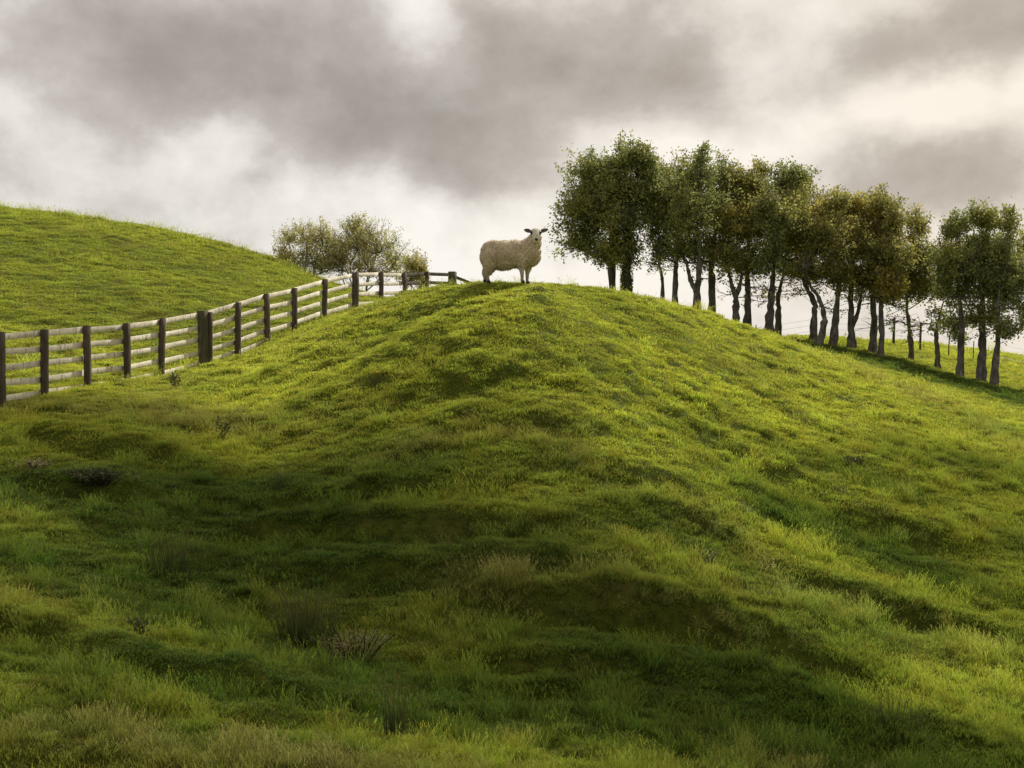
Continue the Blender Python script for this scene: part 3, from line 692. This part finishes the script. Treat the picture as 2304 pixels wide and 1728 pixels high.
weed('thistle', 'thin grey thistle patch at mid slope right of centre', 'thistle', 1600, 1270, 19.5, .26, 9, .35, .045, M_weed_pale, 'thistles', 16)
weed('thistle', 'grey thistle patch beside another on the middle slope', 'thistle', 1720, 1250, 20.2, .24, 8, .3, .045, M_weed_pale, 'thistles', 16)
weed('bramble', 'dark leafy bramble hump in the shaded left hollow', 'bramble', 225, 1110, 20.0, .22, 70, .55, .05, M_weed, None, 20)
weed('bramble', 'rusty brown bracken patch on the left bank edge', 'bracken', 70, 1050, 20.6, .16, 26, .5, .05, M_weed_pale, None, 20)

# ================================================================= sheep
exec_sheep = True
def ell(bm, c, r, rot=None, seg=20):
    m = Matrix.Translation(Vector(c))
    if rot is not None: m = m @ Euler(rot).to_matrix().to_4x4()
    m = m @ Matrix.Diagonal((*r, 1)); bmesh.ops.create_uvsphere(bm, u_segments=seg, v_segments=seg // 2 + 2, radius=1, matrix=m)
def limb(bm, pts, rads, flat=1.0, n=5):
    """overlapping balls along a path: the voxel skin below merges them into one surface"""
    p = smooth_path(pts, n); r = np.interp(np.linspace(0, 1, len(p)), np.linspace(0, 1, len(rads)), rads)
    for a, b in zip(p, r): ell(bm, a, (b, b * flat, b), None, 12)
def skin(bm, name, vox, smooth_it):
    me = bpy.data.meshes.new(name); bm.to_mesh(me); bm.free()
    ob = bpy.data.objects.new(name, me); COL.objects.link(ob)
    r = ob.modifiers.new('r', 'REMESH'); r.mode = 'VOXEL'; r.voxel_size = vox; r.use_smooth_shade = True
    s = ob.modifiers.new('s', 'SMOOTH'); s.factor = .5; s.iterations = smooth_it
    dg = bpy.context.evaluated_depsgraph_get(); me2 = bpy.data.meshes.new_from_object(ob.evaluated_get(dg)); me2.name = name
    bpy.data.objects.remove(ob); return me2
def sheep():
    d = 28.3; x = (1142 * S - 512) / F * d; g = gz(x, d)
    root = empty('sheep', (x, d, g - .045)); root.rotation_euler = (0, 0, math.radians(-3))
    root['label'] = 'white-faced woolly sheep standing on the crest looking at the viewer'; root['category'] = 'sheep'
    c = lambda cx, cy, y: (((cx - 850) / 1000), y, (1430 - cy) / 1000)
    # ground under each hoof, in the sheep's own frame
    def gl(px_, py_): return gz(x + px_, d + py_) - g
    # --- body: one skin from muzzle to fetlocks
    b = bmesh.new()
    ell(b, c(620, 790, 0), (.27, .20, .235)); ell(b, c(860, 800, 0), (.30, .21, .25)); ell(b, c(1150, 790, 0), (.25, .19, .25))
    limb(b, [c(1230, 720, 0), c(1340, 600, -.03), c(1410, 440, -.08)], [.19, .14, .10])
    HC = c(1425, 400, -.13)
    ell(b, c(1425, 372, -.13), (.108, .095, .085)); limb(b, [c(1427, 400, -.16), c(1436, 480, -.24), c(1442, 552, -.285)], [.096, .082, .062], 1.0, 6)
    ell(b, c(1443, 580, -.265), (.047, .045, .032)); ell(b, c(1441, 545, -.31), (.048, .035, .035))
    ell(b, c(1345, 378, -.17), (.03, .035, .022)); ell(b, c(1512, 378, -.17), (.03, .035, .022))     # brow
    legs = {'nf': [c(1110, 930, -.12), c(1130, 1080, -.13), c(1148, 1215, -.135), c(1150, 1330, -.13), c(1160, 1392, -.135)],
            'ff': [c(1260, 960, .10), c(1252, 1090, .10), c(1243, 1215, .10), c(1240, 1330, .10), c(1248, 1395, .095)],
            'nh': [c(520, 900, -.13), c(510, 1060, -.14), c(445, 1180, -.14), c(458, 1300, -.13), c(470, 1392, -.135)],
            'fh': [c(490, 900, .12), c(450, 1060, .12), c(370, 1180, .12), c(380, 1300, .11), c(388, 1385, .105)]}
    hooves = []
    for kx_, pts in legs.items():
        pts = [np.array(p, float) for p in pts]; dz = gl(pts[-1][0], pts[-1][1]); n = len(pts)
        for i, p in enumerate(pts): p[2] += (dz + .060) * i / (n - 1)
        hooves.append(pts[-1])
        limb(b, pts, [.10, .062, .042, .031, .036] if kx_[1] == 'f' else [.14, .09, .052, .034, .037], .95, 7)
    ell(b, c(330, 860, 0), (.05, .05, .12))
    body = skin(b, 'body', .009, 5)
    M_face, k, o = mat('short_white_hair')
    geo = k.n('ShaderNodeTexCoord').outputs['Object']; n_ = k.noise(geo, 30, 4, .6); n2 = k.noise(geo, 9, 3)
    cc = k.ramp(n_, [(.3, (.58, .55, .46)), (.7, (.78, .75, .65))]); sp = k.n('ShaderNodeSeparateXYZ'); k.l(geo, sp.inputs[0])
    legm = k.math('MULTIPLY', k.ramp(sp.outputs[2], [(.10, 1.0), (.45, 0.0)]), .75)
    cc = k.mix(legm, cc, (.19, .155, .12)); crown = k.ramp(sp.outputs[2], [(1.06, 0.0), (1.0, 0.0)])
    principled(k, o, cc, .9, .1, n_, .5, .006)
    body.materials.append(M_face); bo = link('body', body, None, root)
    # --- fleece
    f = bmesh.new()
    ell(f, c(560, 765, 0), (.265, .235, .262)); ell(f, c(520, 830, 0), (.215, .235, .26)); ell(f, c(800, 790, 0), (.34, .255, .285)); ell(f, c(1000, 790, 0), (.30, .25, .295))
    ell(f, c(1190, 800, -.01), (.27, .235, .285)); ell(f, c(1290, 790, -.03), (.245, .21, .27)); ell(f, c(1340, 850, -.03), (.19, .18, .20)); ell(f, c(770, 880, 0), (.37, .22, .245)); ell(f, c(400, 880, 0), (.11, .15, .16))
    limb(f, [c(1270, 690, -.02), c(1350, 600, -.04), c(1405, 480, -.05), c(1425, 400, -.055)], [.225, .19, .135, .092])
    ell(f, c(1420, 350, -.095), (.085, .075, .062))                                       # topknot
    for s_, yy in ((-1, -.13), (1, .12)):
        limb(f, [c(520, 860, yy), c(490, 1000, yy), c(455, 1110, yy), c(420, 1185, yy)], [.19, .15, .10, .062])
        limb(f, [c(1120 if s_ < 0 else 1250, 880, yy * .9), c(1130 if s_ < 0 else 1250, 1010, yy * .9), c(1140 if s_ < 0 else 1248, 1110, yy * .9)], [.15, .105, .055])
    ell(f, c(335, 850, 0), (.05, .06, .13))
    fl = skin(f, 'fleece', .011, 9)
    n = len(fl.vertices); co = np.empty(n * 3, np.float32); fl.vertices.foreach_get('co', co); co = co.reshape(-1, 3); no = np.empty(n * 3, np.float32); fl.vertices.foreach_get('normal', no); no = no.reshape(-1, 3)
    w_ = fbm((co[:, 0] + co[:, 1] * .7) * 26, (co[:, 2] - co[:, 1] * .7) * 34, 7, 2) * .006 + fbm(co[:, 0] * 6, co[:, 2] * 7 + co[:, 1] * 4, 9, 2) * .006 - .010
    ring = np.clip((co[:, 0] - .25) / .2, 0, 1) * np.sin((co[:, 0] * .8 - co[:, 2] * .75) * 62) * .007    # folds of wool round the neck and chest
    co2 = co + no * (w_ + ring)[:, None]; fl.vertices.foreach_set('co', co2.ravel().astype(np.float32)); fl.update()
    M_wool, k, o = mat('cream_wool')
    geo = k.n('ShaderNodeTexCoord').outputs['Object']; a = k.n('ShaderNodeTexVoronoi'); a.inputs['Scale'].default_value = 42; k.l(geo, a.inputs['Vector'])
    n_ = k.noise(geo, 24, 5, .7, .5); n2 = k.noise(geo, 3.2, 3, .5)
    cc = k.ramp(n_, [(.28, (.58, .47, .33)), (.5, (.71, .595, .44)), (.74, (.81, .715, .565))]); cc = k.mix(k.ramp(n2, [(.4, 0.0), (.7, .5)]), cc, (.40, .33, .20))
    bsdf = principled(k, o, cc, .95, .05, k.math('ADD', n_, k.math('MULTIPLY', a.outputs['Distance'], .8)), .55, .010)
    bsdf.inputs['Subsurface Weight'].default_value = 0
    bsdf.inputs['Sheen Weight'].default_value = .6; bsdf.inputs['Sheen Roughness'].default_value = .5; bsdf.inputs['Sheen Tint'].default_value = (1, .93, .78, 1)
    fl.materials.append(M_wool); fo = link('fleece', fl, None, root)
    # curly locks over the fleece surface
    fl.calc_loop_triangles(); T = np.empty(len(fl.loop_triangles) * 3, np.int32); fl.loop_triangles.foreach_get('vertices', T); T = T.reshape(-1, 3)
    A = co2[T[:, 0]]; Bv = co2[T[:, 1]]; Cv = co2[T[:, 2]]; ar = np.linalg.norm(np.cross(Bv - A, Cv - A), axis=1); N_ = 8000
    ix = RS.choice(len(T), N_, p=ar / ar.sum()); u = RS.rand(N_, 2); m_ = u.sum(1) > 1; u[m_] = 1 - u[m_]
    Pn = A[ix] + (Bv[ix] - A[ix]) * u[:, :1] + (Cv[ix] - A[ix]) * u[:, 1:]; Nn = np.cross(Bv[ix] - A[ix], Cv[ix] - A[ix]); Nn /= np.linalg.norm(Nn, axis=1)[:, None] + 1e-9
    low = np.clip((.62 - Pn[:, 2]) / .3, 0, 1)
    dn = Nn * .45 + np.array([0, 0, -1.]) * (.6 + .4 * low)[:, None] + RS.normal(size=(N_, 3)) * .4; dn /= np.linalg.norm(dn, axis=1)[:, None]
    ln = (.014 + .012 * RS.rand(N_) + .024 * low * RS.rand(N_))
    s1 = np.cross(dn, RS.normal(size=(N_, 3))); s1 /= np.linalg.norm(s1, axis=1)[:, None]; s2 = np.cross(dn, s1); w = (.0045 + .003 * RS.rand(N_))[:, None]
    base = Pn - Nn * .004
    bend = base + dn * ln[:, None] * .6 + Nn * .004
    tip = base + dn * ln[:, None] + s1 * .006
    V = np.stack([base + s1 * w, base - s1 * w * .5 + s2 * w * .87, base - s1 * w * .5 - s2 * w * .87, bend + s1 * w * .8, bend - s1 * w * .4 + s2 * w * .7, bend - s1 * w * .4 - s2 * w * .7, tip], 1).reshape(-1, 3)
    q = np.arange(N_)[:, None, None] * 7
    tri = np.array([(0, 1, 4), (0, 4, 3), (1, 2, 5), (1, 5, 4), (2, 0, 3), (2, 3, 5), (3, 4, 6), (4, 5, 6), (5, 3, 6)])
    lk = np_mesh('wool_locks', V, (q + tri).reshape(-1, 3), True); lk.materials.append(M_wool)
    link('wool_locks', lk, None, fo)
    # --- ears, eyes, nose, hooves
    M_ear, k, o = mat('grey_ear_hair'); n_ = k.noise(k.n('ShaderNodeTexCoord').outputs['Object'], 40, 3); principled(k, o, k.ramp(n_, [(.3, (.10, .085, .085)), (.7, (.19, .165, .16))]), .85, .1, n_, .4, .004)
    M_dark, k, o = mat('dark_wet_skin'); principled(k, o, (.022, .018, .016), .45, .4)
    M_eye, k, o = mat('eye'); principled(k, o, (.012, .008, .006), .12, .6)
    M_hoof, k, o = mat('hoof_horn'); principled(k, o, (.045, .034, .026), .6, .3)
    for s_, p0, p1 in ((-1, c(1325, 372, -.12), c(1188, 322, -.15)), (1, c(1512, 375, -.12), c(1672, 316, -.15))):
        p0 = Vector(p0); p1 = Vector(p1); L = (p1 - p0).length; xd = (p1 - p0).normalized(); zd = Vector((0, .45, 1)); yd = zd.cross(xd).normalized(); zd = xd.cross(yd)
        V = []; nu, nv_ = 12, 9
        for side in (0, 1):
            for i in range(nu):
                t = i / (nu - 1); w = .047 * math.sin(math.pi * (.12 + t * .84)) ** .6
                for j in range(nv_):
                    s = j / (nv_ - 1) * 2 - 1
                    cup = .022 * (s * s) * (1 - .4 * t)                      # cupped forward
                    off = (.007 * (1 - s * s) + .001) * (1 if side else -1) * math.sin(math.pi * (.06 + .88 * t))
                    V.append(p0 + xd * (L * t) + zd * (w * s) - yd * cup * (1 if yd.y > 0 else -1) + yd * off - zd * .012 * t * t)
        Fc = []
        for side in (0, 1):
            b0 = side * nu * nv_
            for i in range(nu - 1):
                for j in range(nv_ - 1):
                    q = b0 + i * nv_ + j; Fc.append((q, q + 1, q + nv_ + 1, q + nv_))
        rim = [i * nv_ for i in range(nu)] + [(nu - 1) * nv_ + j for j in range(1, nv_)] + [i * nv_ + nv_ - 1 for i in range(nu - 2, -1, -1)]
        for a_, b_ in zip(rim, rim[1:]): Fc.append((a_, b_, b_ + nu * nv_, a_ + nu * nv_))
        link('ear', np_mesh('ear', [tuple(v) for v in V], Fc, True), M_ear, root)
    for cx in (1346, 1510):
        b = bmesh.new(); ell(b, c(cx, 396, -.236), (.017, .016, .019)); me = bpy.data.meshes.new('eye'); b.to_mesh(me); b.free(); e_ = link('eye', me, M_eye, root, True)
        b = bmesh.new(); ell(b, c(cx + (-2 if cx < 1400 else 2), 398, -.214), (.030, .026, .040)); me = bpy.data.meshes.new('eye_patch'); b.to_mesh(me); b.free(); link('eye_patch', me, M_dark, root, True)
    b = bmesh.new(); ell(b, c(1442, 541, -.335), (.036, .018, .028)); ell(b, c(1427, 549, -.343), (.013, .012, .012)); ell(b, c(1458, 549, -.343), (.013, .012, .012)); ell(b, c(1442, 566, -.337), (.006, .01, .014))
    me = bpy.data.meshes.new('nose'); b.to_mesh(me); b.free(); link('nose', me, M_dark, root, True)
    b = bmesh.new(); limb(b, [c(1408, 592, -.296), c(1442, 597, -.312), c(1478, 590, -.296)], [.005, .006, .005], 1, 5)
    me = bpy.data.meshes.new('mouth'); b.to_mesh(me); b.free(); link('mouth', me, M_dark, root, True)
    for p in hooves:
        b = bmesh.new()
        for s_ in (-1, 1):
            m = Matrix.Translation(Vector((p[0] + .008, p[1] - .0 + s_ * .017, p[2] - .012 ))) @ Matrix.Diagonal((1.25, .7, 1, 1))
            bmesh.ops.create_cone(b, cap_ends=True, segments=12, radius1=.034, radius2=.026, depth=.055, matrix=m)
        me = bpy.data.meshes.new('hoof'); b.to_mesh(me); b.free(); link('hoof', me, M_hoof, root, True)
sheep()

# ================================================================= added clouds, out of view, shaped to shade the lower slope and right flank
def shade_cloud(label, ctr, size, turn, dens, seed, n):
    az, el = math.radians(35), math.radians(46)
    dv = np.array([math.sin(az) * math.cos(el), math.cos(az) * math.cos(el), math.sin(el)]); T_ = 300
    b = bmesh.new(); rr = random.Random(seed); a, c_ = size
    ell(b, (0, 0, 0), (a, c_, 1.0), None, 40)
    for i in range(n):
        t = rr.uniform(-.95, .95); ell(b, (a * t, c_ * rr.uniform(-.8, .8) * (1 - t * t) ** .5, rr.uniform(-.4, 1)), (rr.uniform(.12, .26) * a, rr.uniform(.3, .5) * c_, rr.uniform(.8, 1.8)), None, 20)
    me = skin(b, 'shade_cloud', .5, 6)
    m, k, o = mat('shade_cloud_veil'); tr = k.n('ShaderNodeBsdfTransparent'); df = k.n('ShaderNodeBsdfDiffuse'); df.inputs[0].default_value = (.85, .85, .85, 1)
    ms = k.n('ShaderNodeMixShader'); ms.inputs[0].default_value = dens; k.l(tr.outputs[0], ms.inputs[1]); k.l(df.outputs[0], ms.inputs[2]); k.l(ms.outputs[0], o.inputs[0])
    ob = link('shade_cloud', me, m); ob.location = np.array(ctr) + dv * T_; ob.rotation_euler = (0, 0, math.radians(turn)); tag(ob, label, 'shade_cloud', kind='structure')
shade_cloud('added unseen cloudlike blocker shading the gully', (.9, 16.5, -3), (14, 2.2), -26, .66, 5, 16)
shade_cloud('added unseen thin veil shading the near bank', (0, 7.5, -3), (24, 8.0), -14, .36, 8, 14)
shade_cloud('added unseen small veil dimming the right flank', (11.5, 23.5, -3), (7, 4.5), -20, .22, 9, 10)

# ----------------------------------------------------------------- sky and sun
SUN_AZ, SUN_EL = math.radians(35), math.radians(46)      # azimuth to the right of straight ahead
wd = bpy.data.worlds.new('World'); SC.world = wd; wd.use_nodes = True
wt = wd.node_tree; wt.nodes.clear(); k = NT(wt)
out = k.n('ShaderNodeOutputWorld'); bg = k.n('ShaderNodeBackground')
sky = k.n('ShaderNodeTexSky'); sky.sky_type = 'NISHITA'; sky.sun_disc = False; sky.sun_elevation = SUN_EL; sky.sun_rotation = SUN_AZ
tc = k.n('ShaderNodeTexCoord').outputs['Generated']
mp = k.n('ShaderNodeMapping'); mp.inputs['Scale'].default_value = (1, 1, 1.25); k.l(tc, mp.inputs[0])
# wind-torn edges: bend the direction with noise before placing the sky banks
wn = k.n('ShaderNodeTexNoise'); wn.inputs['Scale'].default_value = 4.5; wn.inputs['Detail'].default_value = 8; wn.inputs['Roughness'].default_value = .55; k.l(mp.outputs[0], wn.inputs['Vector'])
vm = k.n('ShaderNodeVectorMath', operation='SUBTRACT'); k.l(wn.outputs['Color'], vm.inputs[0]); vm.inputs[1].default_value = (.5, .5, .5)
vs = k.n('ShaderNodeVectorMath', operation='SCALE'); k.l(vm.outputs[0], vs.inputs[0]); vs.inputs['Scale'].default_value = .15
va = k.n('ShaderNodeVectorMath', operation='ADD'); k.l(tc, va.inputs[0]); k.l(vs.outputs[0], va.inputs[1])
D = va.outputs[0]
BANKS_SKY = [ # bearing, height, half width, half height (in 2212ths of the view), brightness change
 (600,150,430,150,-.30),(400,110,330,100,-.12),(820,290,520,110,-.12),(1050,330,300,80,-.07),(700,120,200,90,-.06),
 (560,230,360,110,-.10),(1000,300,400,110,-.13),(900,370,330,70,-.12),(1450,420,260,60,-.03),(250,190,220,60,-.06),(1150,60,150,90,-.06),
 (120,380,230,120,-.12),(90,60,330,90,-.16),(330,20,300,40,-.03),
 (1290,50,330,130,-.26),(1200,190,240,120,-.10),(1460,120,130,90,-.08),
 (2170,60,200,120,-.24),(1960,60,120,90,-.08),(1740,150,170,80,-.10),(1570,220,90,50,-.06),
 (1880,370,300,90,-.18),(2120,400,280,90,-.16),(2200,300,120,60,.04),
 (930,80,110,100,.26),(870,20,120,50,.12),(430,320,110,70,.16),(300,340,90,60,.08),(470,240,90,40,.06),
 (1760,20,260,60,.14),(2020,230,330,55,.24),(1500,250,230,80,.14),(1640,90,120,60,.12),(1420,280,160,60,.10),(1580,320,170,70,.12),
 (60,180,170,60,.06),(520,470,420,80,.04),(1000,500,380,70,.08),(1500,660,800,150,.14),(300,560,500,120,.05),
]
acc = None
for bx, by, rx, ry, dv in BANKS_SKY:
    u, v = (bx - 1106) * .4629 / F, (829.5 - by) * .4629 / F
    c = Vector((u, 1, v)).normalized(); K = .4629 / F
    q = k.n('ShaderNodeVectorMath', operation='SUBTRACT'); k.l(D, q.inputs[0]); q.inputs[1].default_value = c
    q2 = k.n('ShaderNodeVectorMath', operation='MULTIPLY'); k.l(q.outputs[0], q2.inputs[0]); q2.inputs[1].default_value = (1 / (rx * K * 1.4), 1 / (rx * K * 1.4), 1 / (ry * K * 1.4))
    q3 = k.n('ShaderNodeVectorMath', operation='LENGTH'); k.l(q2.outputs[0], q3.inputs[0])
    mr = k.n('ShaderNodeMapRange', interpolation_type='SMOOTHERSTEP'); k.l(q3.outputs['Value'], mr.inputs[0])
    mr.inputs[1].default_value = 0; mr.inputs[2].default_value = 1.25; mr.inputs[3].default_value = dv; mr.inputs[4].default_value = 0
    acc = mr.outputs[0] if acc is None else k.math('ADD', acc, mr.outputs[0])
f1 = k.noise(mp.outputs[0], 5.0, 12, .56, .15); f2 = k.noise(mp.outputs[0], 15, 10, .62, .1)
v = k.math('ADD', acc, k.math('MULTIPLY', k.math('SUBTRACT', f1, .5), .98))
v = k.math('ADD', v, k.math('MULTIPLY', k.math('SUBTRACT', f2, .5), .55))
v = k.math('ADD', v, .80)
sd_ = k.n('ShaderNodeSeparateXYZ'); k.l(tc, sd_.inputs[0])
def fade(src, a, b, amt):       # heavier sky added out of view, overhead and behind, to lower the fill light
    m_ = k.n('ShaderNodeMapRange', interpolation_type='SMOOTHSTEP'); k.l(src, m_.inputs[0]); m_.inputs[1].default_value = a; m_.inputs[2].default_value = b; m_.inputs[3].default_value = 0; m_.inputs[4].default_value = amt; return m_.outputs[0]
v = k.math('ADD', v, fade(sd_.outputs[2], .32, .62, -.34)); v = k.math('ADD', v, fade(sd_.outputs[1], .4, -.4, -.16))
cc = k.ramp(v, [(.10, (.29, .262, .240)), (.35, (.41, .375, .350)), (.58, (.55, .52, .495)), (.78, (.79, .765, .735)), (1.0, (.98, .955, .92))])
sx = k.n('ShaderNodeSeparateXYZ'); k.l(D, sx.inputs[0])
cc = k.mix(k.ramp(k.math('ADD', sx.outputs[0], .5), [(.40, 0.0), (.85, 1.0)]), cc, k.mix(1.0, cc, (1.0, .955, .89), 'MULTIPLY'))
cc = k.mix(1.0, cc, (1.0, .982, .950), 'MULTIPLY')
gap = k.ramp(k.noise(mp.outputs[0], 7, 5, .6), [(.62, 0.0), (.80, .22)])
skys = k.n('ShaderNodeVectorMath', operation='SCALE'); k.l(sky.outputs[0], skys.inputs[0]); skys.inputs['Scale'].default_value = .10
col = k.mix(gap, cc, skys.outputs[0])
k.l(col, bg.inputs[0]); bg.inputs[1].default_value = 1.0; k.l(bg.outputs[0], out.inputs[0])

sl = bpy.data.lights.new('sun', 'SUN'); sl.energy = 5.0; sl.angle = math.radians(.6); sl.color = (1, .93, .80)
so = bpy.data.objects.new('sun', sl); COL.objects.link(so)
ds = Vector((math.sin(SUN_AZ) * math.cos(SUN_EL), math.cos(SUN_AZ) * math.cos(SUN_EL), math.sin(SUN_EL)))
so.rotation_euler = ds.to_track_quat('Z', 'Y').to_euler(); so.location = ds * 60

cam = bpy.data.cameras.new('camera'); cam.sensor_width = 36; cam.lens = 36 * F / 1024; cam.clip_start = .1; cam.clip_end = 20000
co = bpy.data.objects.new('camera', cam); COL.objects.link(co); co.location = (0, 0, 0); co.rotation_euler = (math.radians(90), 0, 0); SC.camera = co
SC.view_settings.view_transform = 'Standard'; SC.view_settings.look = 'None'; SC.view_settings.exposure = 0; SC.view_settings.gamma = 1
SC.render.engine = 'CYCLES'; SC.cycles.use_denoising = True; SC.cycles.max_bounces = 6; SC.cycles.diffuse_bounces = 3; SC.cycles.transmission_bounces = 3
SC.render.resolution_x = 1024; SC.render.resolution_y = 768
